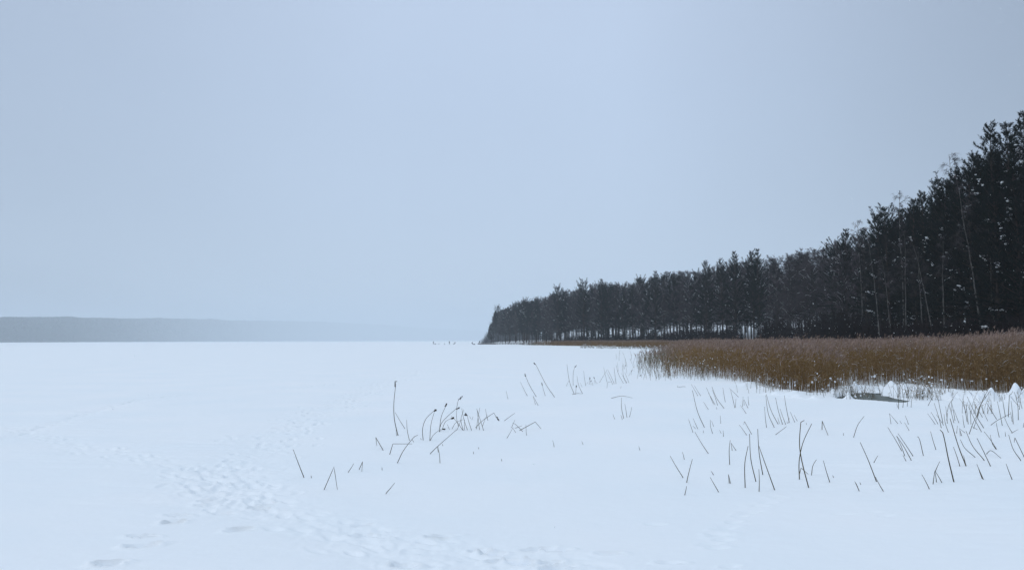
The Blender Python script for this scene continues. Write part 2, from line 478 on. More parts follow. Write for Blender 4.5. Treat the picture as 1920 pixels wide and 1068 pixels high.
# ------------------------------------------------------------------ trees
def pine_meshes(seed, H=18.0, cs=0.3, Rm=2.6, snow=0.10, rnd=False, ss=1.0):
    r = np.random.default_rng(seed)
    K = 12
    t = np.linspace(0, 1, K)
    wob = np.cumsum(r.normal(size=(K, 2)), 0) * 0.06 * t[:, None]
    P = np.c_[wob, t * H]
    mt = MB()
    tubes(mt, P, 0.17 * (1 - t) ** 0.8 + 0.015, 7)
    mc = MB()
    tufts_c, tufts_d = [], []
    snow_c, snow_r = [], []
    z = cs * H
    LP, LR = [], []
    while z < H - 0.25:
        q = (z - cs * H) / (H - cs * H)
        nl = r.integers(3, 6)
        a0 = r.uniform(0, 6.28)
        for j in range(nl):
            a = a0 + j * 6.28 / nl + r.normal() * 0.3
            L = Rm * (0.22 + 0.95 * (1 - q) ** 0.75 * min(1, 0.55 + q * 1.6)) * r.uniform(0.55, 1.2)
            if rnd: L = Rm * (0.35 + 0.75 * math.sqrt(max(0.0, 1 - (q * 1.25 - 0.35) ** 2))) * r.uniform(0.45, 1.15) * (1 if q < 0.93 else 0.5)
            elif q > 0.9: L = r.uniform(0.35, 0.7)
            el = math.radians(8 + 46 * q + r.normal() * 9)
            s = np.linspace(0, 1, 6)
            hx = L * s * math.cos(el); zz = L * s * math.sin(el) + 0.22 * L * s ** 2 * (1 if q > 0.3 else -0.3 + r.uniform(0, 1))
            x0 = np.interp(z, P[:, 2], P[:, 0]); y0 = np.interp(z, P[:, 2], P[:, 1])
            lp = np.stack([x0 + hx * math.cos(a), y0 + hx * math.sin(a), z + zz], -1)
            LP.append(lp); LR.append(np.linspace(0.035, 0.008, 6) * (L / 2.2 + 0.2))
            nb = max(3, int(L / 0.21))
            for b in range(nb):
                w = 0.30 + 0.70 * (b + r.uniform()) / nb
                c = np.array([np.interp(w, s, lp[:, i]) for i in range(3)])
                side = r.choice((-1, 1)) * r.uniform(0.3, 1.3)
                d = np.array([math.cos(a + side), math.sin(a + side), r.uniform(0.1, 0.9) + q * 0.6])
                d /= np.linalg.norm(d)
                bl = r.uniform(0.15, 0.5) * (1.15 - 0.5 * w)
                e = c + d * bl
                tufts_c.append(e); tufts_d.append(d)
                if bl > 0.3:
                    tufts_c.append(c + d * bl * 0.5); tufts_d.append(d)
            d = lp[-1] - lp[-2]; d = d / np.linalg.norm(d) + np.array([0, 0, 0.5])
            tufts_c.append(lp[-1]); tufts_d.append(d / np.linalg.norm(d))
            if r.uniform() < snow and q < 0.85:
                w = r.uniform(0.55, 0.95)
                for k in range(r.integers(5, 13)):
                    w2 = np.clip(w + r.normal() * 0.13, 0.3, 1.0)
                    c = np.array([np.interp(w2, s, lp[:, i]) for i in range(3)]) + r.normal(size=3) * (0.12, 0.12, 0.035) + (0, 0, 0.12)
                    q_ = r.uniform(0.03, 0.12) * ss
                    snow_c.append(c); snow_r.append((q_ * r.uniform(0.8, 1.3), q_ * r.uniform(0.8, 1.3), q_ * r.uniform(0.4, 0.7)))
        z += r.uniform(0.32, 0.58)
    tufts_c.append(P[-1]); tufts_d.append(np.array([0, 0, 1.0]))
    C = np.array(tufts_c); D = norm(np.array(tufts_d))
    nt = 17
    cc = np.repeat(C, nt, 0); dd = np.repeat(D, nt, 0)
    u = r.uniform(-0.22, 0.12, len(cc))[:, None]
    cc = cc + dd * u
    nd = norm(dd * 0.75 + unit(r, len(cc)) * 0.85)
    tris(mc, cc, nd, r.uniform(0.13, 0.25, len(cc)), r.uniform(0.03, 0.06, len(cc)), r, 0)
    tubes(mc, np.array(LP), np.array(LR), 3, 1)
    if snow_c: blobs(mc, np.array(snow_c), np.array(snow_r), r, 2, 6, 4, 0.25)
    return mt.mesh('trunk', [M_bark]), mc.mesh('crown', [M_needle, M_bark, M_clump])

def bare_meshes(seed, H=17.0, birch=False, cs=0.28, lean=(0, 0), bark=None, snow=0.05, nl=46, spread=0.24, tw=1.0, ntw=8):
    r = np.random.default_rng(seed)
    K = 14
    t = np.linspace(0, 1, K)
    wob = np.cumsum(r.normal(size=(K, 2)), 0) * 0.07 * t[:, None] + np.outer(t ** 1.3, lean)
    P = np.c_[wob, t * H]
    mt = MB()
    tubes(mt, P, (0.12 if not birch else 0.085) * (1 - t) ** 0.9 + 0.012, 7)
    mc = MB()
    LP, LR, SP, SR, TP, TW, TS = [], [], [], [], [], [], []
    for j in range(nl):
        q = (j + r.uniform()) / nl
        z = H * (cs + (0.98 - cs) * q)
        a = r.uniform(0, 6.28)
        L = H * spread * (1 - 0.72 * q) * r.uniform(0.6, 1.2) * (0.6 + min(q * 2, 0.4))
        el = math.radians(r.uniform(28, 62))
        s = np.linspace(0, 1, 6)
        b0 = np.array([np.interp(z, P[:, 2], P[:, i]) for i in range(2)] + [z])
        d = np.array([math.cos(a) * math.cos(el), math.sin(a) * math.cos(el), math.sin(el)])
        lp = b0 + np.outer(s * L, d) + np.cumsum(r.normal(size=(6, 3)) * 0.04 * L / 3, 0)
        if birch: lp[:, 2] -= 0.10 * L * s ** 2.5
        LP.append(lp); LR.append(np.linspace(0.03, 0.008, 6) * (0.4 + L / 4))
        for k in range(8):
            w = r.uniform(0.2, 1.0)
            c = np.array([np.interp(w, s, lp[:, i]) for i in range(3)])
            d2 = d + unit(r, 1)[0] * 0.75; d2[2] += 0.1; d2 /= np.linalg.norm(d2)
            l2 = L * r.uniform(0.22, 0.45)
            s2 = np.linspace(0, 1, 4)
            sp = c + np.outer(s2 * l2, d2)
            if birch: sp[:, 2] -= 0.3 * l2 * s2 ** 2
            SP.append(sp); SR.append(np.linspace(0.012, 0.006, 4))
            for m in range(ntw):
                w2 = r.uniform(0.1, 1.0)
                c2 = np.array([np.interp(w2, s2, sp[:, i]) for i in range(3)])
                d3 = d2 + unit(r, 1)[0] * 0.9; d3 /= np.linalg.norm(d3)
                l3 = r.uniform(0.3, 0.85) * (0.6 + 0.4 * (1 - q))
                s3 = np.linspace(0, 1, 3)
                tp = c2 + np.outer(s3 * l3, d3)
                if birch: tp[:, 2] -= l3 * 0.75 * s3 ** 1.6
                TP.append(tp); TW.append((0.014 * tw, 0.012 * tw, 0.006 * tw)); TS.append(np.cross(d3, unit(r, 1)[0]))
    tubes(mc, np.array(LP), np.array(LR), 4, 1)
    tubes(mc, np.array(SP), np.array(SR), 3, 0)
    TP = np.array(TP); TW = np.array(TW); TS = np.array(TS)
    ribbons(mc, TP, TW, TS, 0)
    k = r.uniform(size=len(LP)) < snow * 2.5          # snow lying along limbs
    if k.any():
        A = np.array(LP)[k][:, 1:5] + (0, 0, 0.03)
        tubes(mc, A, np.full(A.shape[:2], 0.020), 4, 2)
    k = r.uniform(size=len(SP)) < snow
    if k.any():
        A = np.array(SP)[k] + (0, 0, 0.015)
        tubes(mc, A, np.full(A.shape[:2], 0.02), 3, 2)
    bk = bark or (M_birch if birch else M_dbark)
    return mt.mesh('trunk', [bk]), mc.mesh('crown', [M_twig, bk if not birch else M_dbark, M_clump])

PINES = [pine_meshes(100 + i, 18.0, cs, Rm, sn) for i, (cs, Rm, sn) in enumerate([(0.20, 2.6, .05), (0.22, 2.4, .03), (0.24, 2.9, .06), (0.18, 2.3, .03), (0.26, 2.7, .04), (0.13, 2.8, .07)])] + [pine_meshes(120 + i, 18.0, cs, Rm, sn, True) for i, (cs, Rm, sn) in enumerate([(0.30, 2.5, .05), (0.22, 2.9, .04), (0.36, 3.0, .07), (0.27, 2.2, .03)])]
EDGEPINES = [pine_meshes(140 + i, 18.0, 0.07, 3.0, sn, False, 1.7) for i, sn in enumerate((.07, .04, .10))]
SNOWY = [pine_meshes(160 + i, 18.0, 0.06, 3.6, 0.09, False, 1.6) for i in range(3)]
BARES = [bare_meshes(200 + i, 17.0, i % 2 == 1, cs, bark=M_dbark, snow=sn, nl=58, spread=0.27, tw=2.6, ntw=9) for i, (cs, sn) in enumerate([(0.17, .04), (0.21, .03), (0.15, .06), (0.24, .03), (0.19, .08), (0.22, .04)])]
HP, HB = 18.0, 17.0

SKY = [(880, 640), (908, 634), (916, 612), (923, 604), (927, 584), (931, 577), (944, 580), (960, 570), (1000, 556), (1050, 541), (1090, 537), (1125, 527), (1160, 531), (1188, 530), (1200, 517), (1225, 511), (1260, 508), (1300, 496), (1350, 488), (1375, 478), (1420, 472), (1450, 480),
       (1480, 478), (1510, 470), (1560, 462), (1575, 456), (1594, 456), (1602, 430), (1612, 422), (1640, 403), (1665, 392), (1690, 383), (1730, 368), (1765, 352), (1800, 322), (1825, 300), (1845, 262), (1875, 262), (1890, 262), (1920, 232), (1960, 200), (2100, 130), (2400, 60)]
SKX = np.array([a for a, b in SKY], float); SKE = np.array([b for a, b in SKY], float)
def sky_limit(x, y):
    px, _ = to_px(x, y, 2)
    py = float(np.interp(px, SKX, SKE))
    return px, at_depth(px, py, y)[2]      # height of the tree line there

CNT = {}
def plant(name, meshes, x, y, h, base, label, cat, group, lean=0.0, rz=None, crown=True):
    z = hz(x, y) - 0.12
    t = empty(name, (x, y, z), rng.uniform(0, 6.28) if rz is None else rz)
    s = h / base
    t.scale = (s, s, s) if abs(s - 1) < 0.22 else (1 + (s - 1) * 0.75, 1 + (s - 1) * 0.75, s)
    if lean: t.rotation_euler = (lean * rng.uniform(-0.5, 0.5), lean, 0)
    for nm, me in zip(('trunk', 'crown'), meshes):
        o = bpy.data.objects.new(nm, me)
        COL.objects.link(o)
        o.parent = t
    CNT[name] = CNT.get(name, 0) + 1
    return tag(t, label, cat, group)

def along(s):
    """point and inland normal of the wood edge at arc length s"""
    E = EDGE[2:20]
    seg = np.hypot(*(E[1:] - E[:-1]).T); cum = np.r_[0, np.cumsum(seg)]
    i = int(np.clip(np.searchsorted(cum, s) - 1, 0, len(seg) - 1))
    t = (s - cum[i]) / seg[i]
    d = (E[i + 1] - E[i]) / seg[i]
    return E[i] + t * (E[i + 1] - E[i]), np.array([d[1], -d[0]]), cum[-1]
TOT = along(0)[2]

# trees one can tell apart on the skyline and at the wood's edge: (px of top, py of top, distance, kind, mesh, label)
SPECIAL = [
    (1916, 216, 74, 'pine', 5, 'tallest dark pine cut by the right edge of the photo'),
    (1893, 236, 78, 'pine', 2, 'second tall pine just inside the right edge of the photo'),
    (1855, 238, 80, 'pine', 0, 'tall pine with broad tufted top standing clear against the sky'),
    (1902, 322, 73, 'edge', 0, 'snow laden pine low in front of the tallest pines at the right edge'),
    (1862, 352, 76, 'edge', 2, 'snow laden pine standing before the broad tufted tall pine'),
    (1778, 290, 96, 'birch', 0, 'tall thin birch with drooping twigs above the near pines'),
    (1823, 290, 88, 'pine', 1, 'pine just left of the broad tufted tall pine'),
    (1747, 342, 106, 'pine', 3, 'pine with forked tufted top left of the drooping tall birch'),
    (1728, 362, 110, 'pine', 1, 'lower pine leaning on the fork topped pine'),
    (1790, 318, 94, 'pine', 4, 'pine directly behind the drooping tall birch'),
    (1686, 358, 118, 'birch', 1, 'bare birch with feathery round top over dark pines'),
    (1662, 392, 122, 'pine', 3, 'dark pine left of the feathery topped birch'),
    (1645, 405, 124, 'pine', 1, 'small headed pine near the end of the dark near wood'),
    (1612, 412, 130, 'birch', 2, 'thin bare birch top at the left end of the dark near wood'),
    (1582, 432, 152, 'pine', 2, 'leaning pine rising alone above the grey middle wood'),
    (1421, 469, 196, 'pine', 3, 'pine with split top in the middle wood'),
    (1410, 472, 197, 'pine', 1, 'narrow pine beside the split topped pine'),
    (1376, 474, 204, 'pine', 0, 'pine poking out of the middle wood left of the split topped pine'),
    (1352, 484, 210, 'pine', 4, 'blunt topped pine on the middle wood skyline'),
    (1322, 490, 215, 'pine', 1, 'small pointed pine on the middle wood skyline'),
    (1227, 510, 246, 'pine', 3, 'tiny pointed pine above the start of the middle wood'),
    (1126, 525, 284, 'pine', 3, 'pointed pine with snow patches in the far wood'),
    (1093, 531, 296, 'pine', 8, 'wide crowned pine of the far wood, left of the pointed one'),
    (1045, 540, 325, 'pine', 6, 'round topped pine in the far wood'),
    (934, 576, 486, 'pine', 7, 'outermost tall pine on the tip of the far wood'),
]
for px, py, D, kind, k, lab in SPECIAL:
    x, y, zt = at_depth(px, py, D)
    h = zt - hz(x, y) + 0.1
    if kind in ('pine', 'edge'):
        plant('pine_tree', (SNOWY if kind == 'edge' else PINES)[k], x, y, h, HP, lab, 'pine tree', 'trees of the shore wood')
    else:
        plant('birch_tree', bare_meshes(400 + k, 17.0, True, 0.35, nl=34, spread=0.17, snow=0.012), x, y, h, HB, lab, 'birch tree', 'trees of the shore wood')

# pale birch stems leaning out of the dark near wood: base pixel x, distance, lean point (px, py of top)
PALE = [(1650, 104, 1623, 440, 'leaning birch with pale trunk, leftmost of the pale trunks in the near wood'),
        (1673, 102, 1650, 480, 'leaning pale birch trunk, second from left in the near wood'),
        (1700, 99, 1694, 430, 'thin pale trunk third from left in the near wood'),
        (1754, 93, 1712, 440, 'most slanting pale birch trunk in the near wood'),
        (1732, 95, 1722, 470, 'slim pale birch trunk standing nearly upright before dark pines'),
        (1843, 80, 1788, 320, 'long pale birch trunk curving up through the dark pines'),
        (1772, 89, 1764, 440, 'faint pale trunk right of the slanting birch'),
        (1866, 78, 1855, 420, 'faint pale trunk below the snow laden pine')]
for i, (px, D, tx, ty, lab) in enumerate(PALE):
    x, y, _ = at_depth(px, 636, D)
    x2, _, z2 = at_depth(tx, ty, D)
    z = hz(x, y)
    H = z2 - z
    me = bare_meshes(430 + i, H, True, 0.55, lean=(x2 - x, rng.uniform(-.5, .5)), nl=16, spread=0.13, snow=0.012)
    plant('birch_tree', me, x, y, H, H, lab, 'birch tree', 'trees of the shore wood', rz=0.0)

# the rest of the wood, row by row
rest = []
rows = [(1.5, 2.6), (5.0, 2.7), (9.0, 3.0), (13.0, 3.2), (18.0, 3.4), (24, 3.6), (31, 4.0)]
for ri, (dep, sp) in enumerate(rows):
    s = rng.uniform(0, sp) + 12
    while s < TOT - 2:
        p, nrm, _ = along(s)
        dist0 = np.hypot(*p)
        step = sp * (0.9 + dist0 / 420.0)
        s += step * rng.uniform(0.35, 1.7)
        x, y = p + nrm * (dep + rng.normal() * 1.5)
        if not bool(inpoly(np.array([x]), np.array([y]), LAND)[0]): continue
        px, lim = sky_limit(x, y)
        if px > 2060 or px < 900: continue
        z = hz(x, y)
        h = lim - z
        jit = rng.uniform(0.89, 1.0) if rng.uniform() < 0.75 else rng.uniform(0.76, 0.91)
        h *= jit
        if h > 22: h = rng.uniform(19, 22)
        if h < 3: continue
        near = px > 1600
        # pines: near wood and far wood; bare trees: middle wood
        pp = 0.82 if near else 0.22 if px > 1440 else 0.32 if px > 1210 else 0.52 if px > 1000 else 0.7
        kind = 'pine' if rng.uniform() < pp else 'bare'
        rest.append((dist0 + dep * 3, ri, x, y, h, kind, px))
front = {}
for zn, lo, hi in (('far', 0, 1190), ('middle', 1190, 1600), ('near', 1600, 9999)):
    for kd in ('pine', 'bare'):
        for i, a in enumerate(sorted([a for a in rest if a[1] == 0 and a[5] == kd and lo < a[6] <= hi], key=lambda a: a[6])): front[id(a)] = i
rest = [a + (front.get(id(a)),) for a in rest]
rest.sort(key=lambda a: a[0])
npine = nbare = 0
left = []
for d, ri, x, y, h, kind, px, fo in rest:
    zone = 'near' if px > 1600 else 'middle' if px > 1190 else 'far'
    rown = 'front row' if ri == 0 else 'depths'
    if kind == 'pine':
        if npine >= 268: left.append((x, y, h, kind)); continue
        npine += 1
        ms = EDGEPINES if (ri < 3 and px > 1600 and rng.uniform() < 0.6) else PINES
        plant('pine_tree', ms[rng.integers(len(ms))], x, y, h, HP, f'dark pine in the {rown} of the {zone} wood behind the reeds' if fo is None else f'dark pine, {ordn(fo)} from left among front row pines of the {zone} wood', 'pine tree', f'pines of the {zone} wood {rown}')
    else:
        if nbare >= 285: left.append((x, y, h, kind)); continue
        nbare += 1
        plant('bare_tree', BARES[rng.integers(len(BARES))], x, y, h, HB, f'leafless grey tree in the {rown} of the {zone} wood behind the reeds' if fo is None else f'leafless tree, {ordn(fo)} from left among front row bare trees of the {zone} wood', 'bare tree', f'leafless trees of the {zone} wood {rown}')
print('TREES', npine, nbare, len(left))

# ------------------------------------------------------------------ thickets at the foot of the wood
def bush_mesh(seed, R=3.0, H=2.6, n=170, snow=0.008, mtl=None):
    r = np.random.default_rng(seed)
    m = MB()
    P, W, SD = [], [], []
    S_P = []
    for i in range(n):
        a = r.uniform(0, 6.28); q = math.sqrt(r.uniform())
        bx, by = math.cos(a) * q * R * 0.5, math.sin(a) * q * R * 0.5
        tx, ty = math.cos(a) * q * R, math.sin(a) * q * R
        tz = H * math.sqrt(max(0.10, 1 - q ** 3)) * r.uniform(0.6, 1.08)
        s = np.linspace(0, 1, 5)
        st = np.stack([bx + (tx - bx) * s ** 1.4, by + (ty - by) * s ** 1.4, tz * s], -1)
        S_P.append(st)
        for k in range(34):
            w = r.uniform(0.12, 1)
            c = np.array([np.interp(w, s, st[:, j]) for j in range(3)])
            d = unit(r, 1)[0] + np.array([tx / R * 0.5, ty / R * 0.5, 0.7]); d /= np.linalg.norm(d)
            l = r.uniform(0.25, 0.7)
            tp = c + np.outer(np.linspace(0, 1, 3) * l, d)
            P.append(tp); W.append((0.055, 0.042, 0.015)); SD.append(np.cross(d, unit(r, 1)[0]))
    tubes(m, np.array(S_P), np.tile(np.linspace(0.022, 0.007, 5), (n, 1)), 3, 0)
    P = np.array(P)
    ribbons(m, P, np.array(W), np.array(SD), 0)
    k = r.uniform(size=len(P)) < snow
    C = P[k][:, 2]
    if len(C): blobs(m, C, r.uniform(0.03, 0.09, (len(C), 3)) * (1, 1, 0.5), r, 1, 5, 3, 0.3)
    return m.mesh('willow_bush', [mtl or M_bush, M_clump])
BUSH = [bush_mesh(500 + i) for i in range(4)]
FBUSH = [bush_mesh(520 + i, n=90, snow=0.05, mtl=M_frost) for i in range(3)]
def bush(px, D, w, h, lab, grp='thickets at the foot of the wood'):
    x, y, _ = at_depth(px, 636, D)
    o = bpy.data.objects.new('willow_bush', FBUSH[rng.integers(3)] if 'frosted' in lab else BUSH[rng.integers(4)])
    COL.objects.link(o)
    o.location = (x, y, hz(x, y) - 0.1)
    o.rotation_euler = (0, 0, rng.uniform(0, 6.28))
    o.scale = (w / 6.0, w / 6.0, h / 2.6 * (1.3 if px > 1480 else 1.25 if px > 1400 else 1.12 if px > 1240 else 0.9 if px > 1030 else 1.0))
    return tag(o, lab, 'bush', grp)
bush(1452, 172, 8.5, 5.6, 'large dark rounded bush standing in front of the middle wood')
bush(1478, 168, 6.5, 4.2, 'dark bush joined to the right side of the large rounded bush')
for i, px in enumerate((1255, 1278, 1300, 1325, 1348, 1372)):
    bush(px, 226 - i * 4, 7.5, 3.9 + 0.35 * (i % 3), f'{("first","second","third","fourth","fifth","sixth")[i]} bush from left in the low dark hedge before the snowy slope')
for i, (px, D, w, h) in enumerate(((1515, 158, 7, 4.6), (1540, 152, 7, 5.2), (1566, 140, 7, 5.4), (1592, 128, 6, 5.0), (1618, 116, 6, 4.2), (1645, 108, 6, 3.6))):
    bush(px, D, w, h, f'{("first","second","third","fourth","fifth","sixth")[i]} bush from left in the dark thicket leading to the near wood')
for i, px in enumerate((1685, 1715, 1748, 1780, 1812, 1848, 1890, 1925)):
    bush(px, 98 - i * 4.0, 5, 3.2, f'{("first","second","third","fourth","fifth","sixth","seventh","eighth")[i]} bush from left under the near pines')
for i, (px, D, w, h) in enumerate(((910, 505, 7, 4), (917, 500, 8, 7), (925, 494, 8, 9), (936, 488, 9, 8), (950, 474, 9, 7), (966, 462, 9, 6), (984, 450, 9, 7), (1004, 430, 8, 5), (1026, 405, 8, 5))):
    bush(px, D, w, h, f'{("first","second","third","fourth","fifth","sixth","seventh","eighth","ninth")[i]} frosted shrub from left at the tip of the far wood', 'frosted shrubs on the point')
for i, px in enumerate((1045, 1068, 1090, 1112, 1134, 1156, 1178, 1200, 1225)):
    bush(px, float(np.interp(px, (1045, 1122, 1197, 1271), (332, 295, 264, 242))) + 5, 7, 3.0 + 0.6 * (i % 3), f'{ordn(i)} low shrub from left under the far wood behind the thin reeds')

# rear rows of the wood: one mass, crowns of coarse twigs and needles
if left:
    m = MB(); r = np.random.default_rng(9)
    TPp, TRr = [], []
    for (x, y, h, kind) in left:
        z = hz(x, y)
        t = np.linspace(0, 1, 4)
        TPp.append(np.c_[np.full(4, x), np.full(4, y), z + t * h * 0.95]); TRr.append(0.13 * (1 - t) + 0.02)
        n = 2200
        q = r.uniform(0.0, 1, n) ** 1.1
        a = r.uniform(0, 6.28, n)
        R = (2.6 if kind == 'pine' else 2.9) * (1 - q) ** 0.6 * (0.4 + np.minimum(q * 3, 0.6)) * np.sqrt(r.uniform(0.05, 1, n))
        cs = 0.22
        C = np.stack([x + R * np.cos(a), y + R * np.sin(a), z + h * (cs + (1 - cs) * q)], -1)
        d = norm(unit(r, n) + np.stack([np.cos(a) * .4, np.sin(a) * .4, np.full(n, 0.6)], -1))
        if kind == 'pine': tris(m, C, d, r.uniform(0.25, 0.5, n), r.uniform(0.16, 0.34, n), r, 0)
        else: tris(m, C, d, r.uniform(0.6, 1.3, n), r.uniform(0.05, 0.09, n), r, 1)
    tubes(m, np.array(TPp), np.array(TRr), 4, 2)
    tag(m.obj('distant_trees', [M_needle, M_twig, M_bark]), 'rear mass of trees closing the depth of the shore wood', kind='stuff')

# ------------------------------------------------------------------ reed bed
def reeds():
    r = np.random.default_rng(21)
    pts = []
    def sample(n, x0, x1, y0, y1): return np.stack([r.uniform(x0, x1, n), r.uniform(y0, y1, n)], -1)
    for y0, y1, rho in ((26, 33, 85), (33, 45, 36), (45, 80, 15), (80, 150, 7), (150, 250, 4.5), (250, 420, 3.0)):
        A = (75 - 3) * (y1 - y0)
        p = sample(int(A * rho), 3, 75, y0, y1)
        p = p[inpoly(p[:, 0], p[:, 1], BED)]
        p = p[p[:, 0] / p[:, 1] < 0.74]
        pts.append(p)
    p = np.vstack(pts)
    px = 960 + F * p[:, 0] / p[:, 1]
    dd = np.hypot(p[:, 0], p[:, 1])
    # the bed thins out towards its open-water end and in its ragged front
    den = sstep(1185, 1345, px + 40 * fbm(p[:, 0] * 0.35, p[:, 1] * 0.2, 8)) * 0.93 + 0.07
    den = np.where((dd > 150), 1.0 - 0.9 * sstep(285, 385, dd), den)
    ef = dist_line(p[:, 0], p[:, 1], BED[:13])
    rag = sstep(-0.1, 0.5, ef - 0.35 + 1.3 * fbm(p[:, 0] * 0.75, p[:, 1] * 0.5, 14)) * 0.8 + 0.2
    keep = r.uniform(size=len(p)) < den * rag
    p = p[keep]; den = den[keep]; ef = ef[keep]
    # low snowed-under strip beyond and tussocks at the front
    tus = []
    for (a, b, n, sp) in ((1727, 748, 46, .30), (1715, 744, 24, .25), (1737, 744, 30, .3), (1598, 742, 30, .3), (1625, 738, 14, .35), (1672, 743, 10, .3), (1610, 748, 10, .2), (1580, 742, 26, .35), (1540, 742, 20, .35), (1660, 727, 16, .3), (1700, 728, 16, .3), (1462, 737, 26, .4), (1430, 730, 18, .4), (1760, 738, 14, .3), (1838, 742, 10, .3), (1895, 752, 16, .22), (1835, 775, 14, .2)):
        x, y = ground(a, b)
        tus.append(np.c_[x + r.normal(size=n) * sp * 1.3, y + r.normal(size=n) * sp, np.full(n, 1.0)])
    tus = np.vstack(tus)
    strip = []
    for k in range(800):
        a = r.uniform(1088, 1330); b = 651.5 + (a - 1088) * 0.012 + r.uniform(-1.0, 1.4)
        strip.append((*ground(a, b), 2.0))
    strip = np.array(strip)
    scat = []
    for k in range(420):                      # thin fringe left of the bed
        a = 1155 + 190 * r.uniform() ** 0.6; b = r.uniform(672, 714)
        if a < 1200 and r.uniform() < 0.5: continue
        scat.append((*ground(a, b), 3.0))
    scat = np.array(scat)
    ALL = np.vstack([np.c_[p, np.zeros(len(p))], tus, strip, scat])
    kind = ALL[:, 2]
    x, y = ALL[:, 0], ALL[:, 1]
    n = len(x)
    z = height(x, y) - 0.03
    D = np.hypot(x, y)
    print('REEDS', n)
    H = r.normal(1.74, 0.16, n).clip(1.3, 2.45) + 0.12 * fbm(x * 0.13, y * 0.13, 3)
    H[:len(p)] *= (0.70 + 0.30 * sstep(0, 0.8, ef)) * (1 + 0.10 * fbm(x[:len(p)] * 0.45, y[:len(p)] * 0.3, 53, 3)) * (0.55 + 0.45 * sstep(0.05, 0.8, den))
    H += 0.12 * sstep(0.42, 0.52, x / y) * (D < 90) + 0.20 * sstep(0.52, 0.63, x / y) * (D < 90)
    H = np.where(kind == 1, r.uniform(0.25, 0.8, n), H)
    H = np.where(kind == 2, r.uniform(0.3, 0.9, n), H)
    H = np.where(kind == 3, r.uniform(0.35, 1.15, n), H)
    # very few broken over
    K = 5
    t = np.linspace(0, 1, K)
    la = r.normal(0.5, 0.9, n); lm = np.abs(r.normal(0.0, 0.10, n)) * H + 0.02
    edge_ = np.concatenate([sstep(0.75, 0.2, den) * 0 + (1 - sstep(0.2, 0.8, den)), np.ones(len(ALL) - len(p))])
    lm = lm + edge_ * r.uniform(0, 0.45, n) * H
    la = np.where(edge_ > 0.3, r.uniform(-3.14, 3.14, n), la)
    crv = r.uniform(1.3, 2.6, n)
    off = (lm[:, None] * t[None] ** crv[:, None])
    P = np.stack([x[:, None] + off * np.cos(la)[:, None], y[:, None] + off * np.sin(la)[:, None], z[:, None] + H[:, None] * t[None]], -1)
    wsc = np.clip(D / 45, 1, 5)
    R = (0.0042 * wsc * (1 + 0.55 * edge_))[:, None] * (1 - 0.55 * t)[None]
    m = MB()
    nearm = D < 50
    tubes(m, P[nearm & (kind == 0)], R[nearm & (kind == 0)], 3, 0)
    tubes(m, P[nearm & (kind > 0)], R[nearm & (kind > 0)], 3, 4)
    sd = np.c_[r.normal(size=n), r.normal(size=n) * 0.4, np.zeros(n)]
    q = ~nearm & (edge_ < 0.5)
    ribbons(m, P[q], R[q] * 2.2, sd[q], 0)
    q = ~nearm & (edge_ >= 0.5)
    ribbons(m, P[q], R[q] * 2.2, sd[q], 4)
    # leaves
    for k in range(5):
        q = (r.uniform(size=n) < (0.75 if k < 3 else 0.45)) & ((D < 120) | (k < 2))
        u = r.uniform(0.25, 0.92, n)[q]
        b = P[q]
        b0 = np.stack([[0]], 0)
        i0 = (u * (K - 1)).astype(int); fr = (u * (K - 1) - i0)[:, None]
        c = b[np.arange(len(b)), i0] * (1 - fr) + b[np.arange(len(b)), i0 + 1] * fr
        a = r.normal(0.3, 1.3, len(b)); L = r.uniform(0.22, 0.5, len(b)) * np.clip(H[q] / 2, 0.3, 1)
        up = r.uniform(0.3, 0.9, len(b)); dr = r.uniform(0.3, 1.0, len(b))
        s = np.linspace(0, 1, 4)
        lp = c[:, None] + np.stack([np.cos(a)[:, None] * L[:, None] * s * 0.8, np.sin(a)[:, None] * L[:, None] * s * 0.8, L[:, None] * (up[:, None] * s - dr[:, None] * s ** 2.2)], -1)
        W = (0.012 * np.clip(D[q] / 40, 1, 4))[:, None] * np.array([0.7, 1, 0.8, 0.15])[None]
        side = np.stack([-np.sin(a), np.cos(a), r.normal(size=len(b)) * 0.4], -1)
        sn = r.uniform(size=len(b)) < 0.035
        ribbons(m, lp[~sn], W[~sn], side[~sn], 1)
        if sn.any(): ribbons(m, lp[sn], W[sn] * 1.1, side[sn], 3)
    # plumes
    q = (kind == 0) & (r.uniform(size=n) < 0.8)
    top = P[q][:, -1]; T = norm(P[q][:, -1] - P[q][:, -2])
    for k in range(9):
        nn = len(top)
        u = r.uniform(-0.02, 0.2, nn)[:, None]
        # plumes nod down the wind
        dirn = norm(T * 0.8 + np.array([0.55, 0.1, -0.1]) + r.normal(size=(nn, 3)) * 0.35)
        tris(m, top - T * u * 0.6 + np.array([0.25, 0.02, 0.0]) * np.maximum(0, 0.12 - u), dirn, r.uniform(0.07, 0.16, nn), 0.010 * np.clip(D[q] / 35, 1, 5), r, 2)
    # snow caught low on the short broken reeds
    q = (kind > 0) & (r.uniform(size=n) < 0.30)
    nn = q.sum()
    C = P[q][np.arange(nn), r.integers(1, 5, nn)]
    blobs(m, C, np.stack([r.uniform(.012, .045, nn), r.uniform(.012, .045, nn), r.uniform(.012, .04, nn)], -1) * np.clip(D[q] / 50, 1, 3)[:, None], r, 3, 5, 3, 0.3)
    q = (kind == 0) & (D < 48) & (r.uniform(size=n) < 0.10)
    q[:len(p)] &= (ef < 1.0)
    nn = q.sum()
    C = P[q][np.arange(nn), r.integers(0, 2, nn)]
    blobs(m, C, np.stack([r.uniform(.015, .06, nn), r.uniform(.015, .06, nn), r.uniform(.02, .06, nn)], -1), r, 3, 5, 3, 0.3)
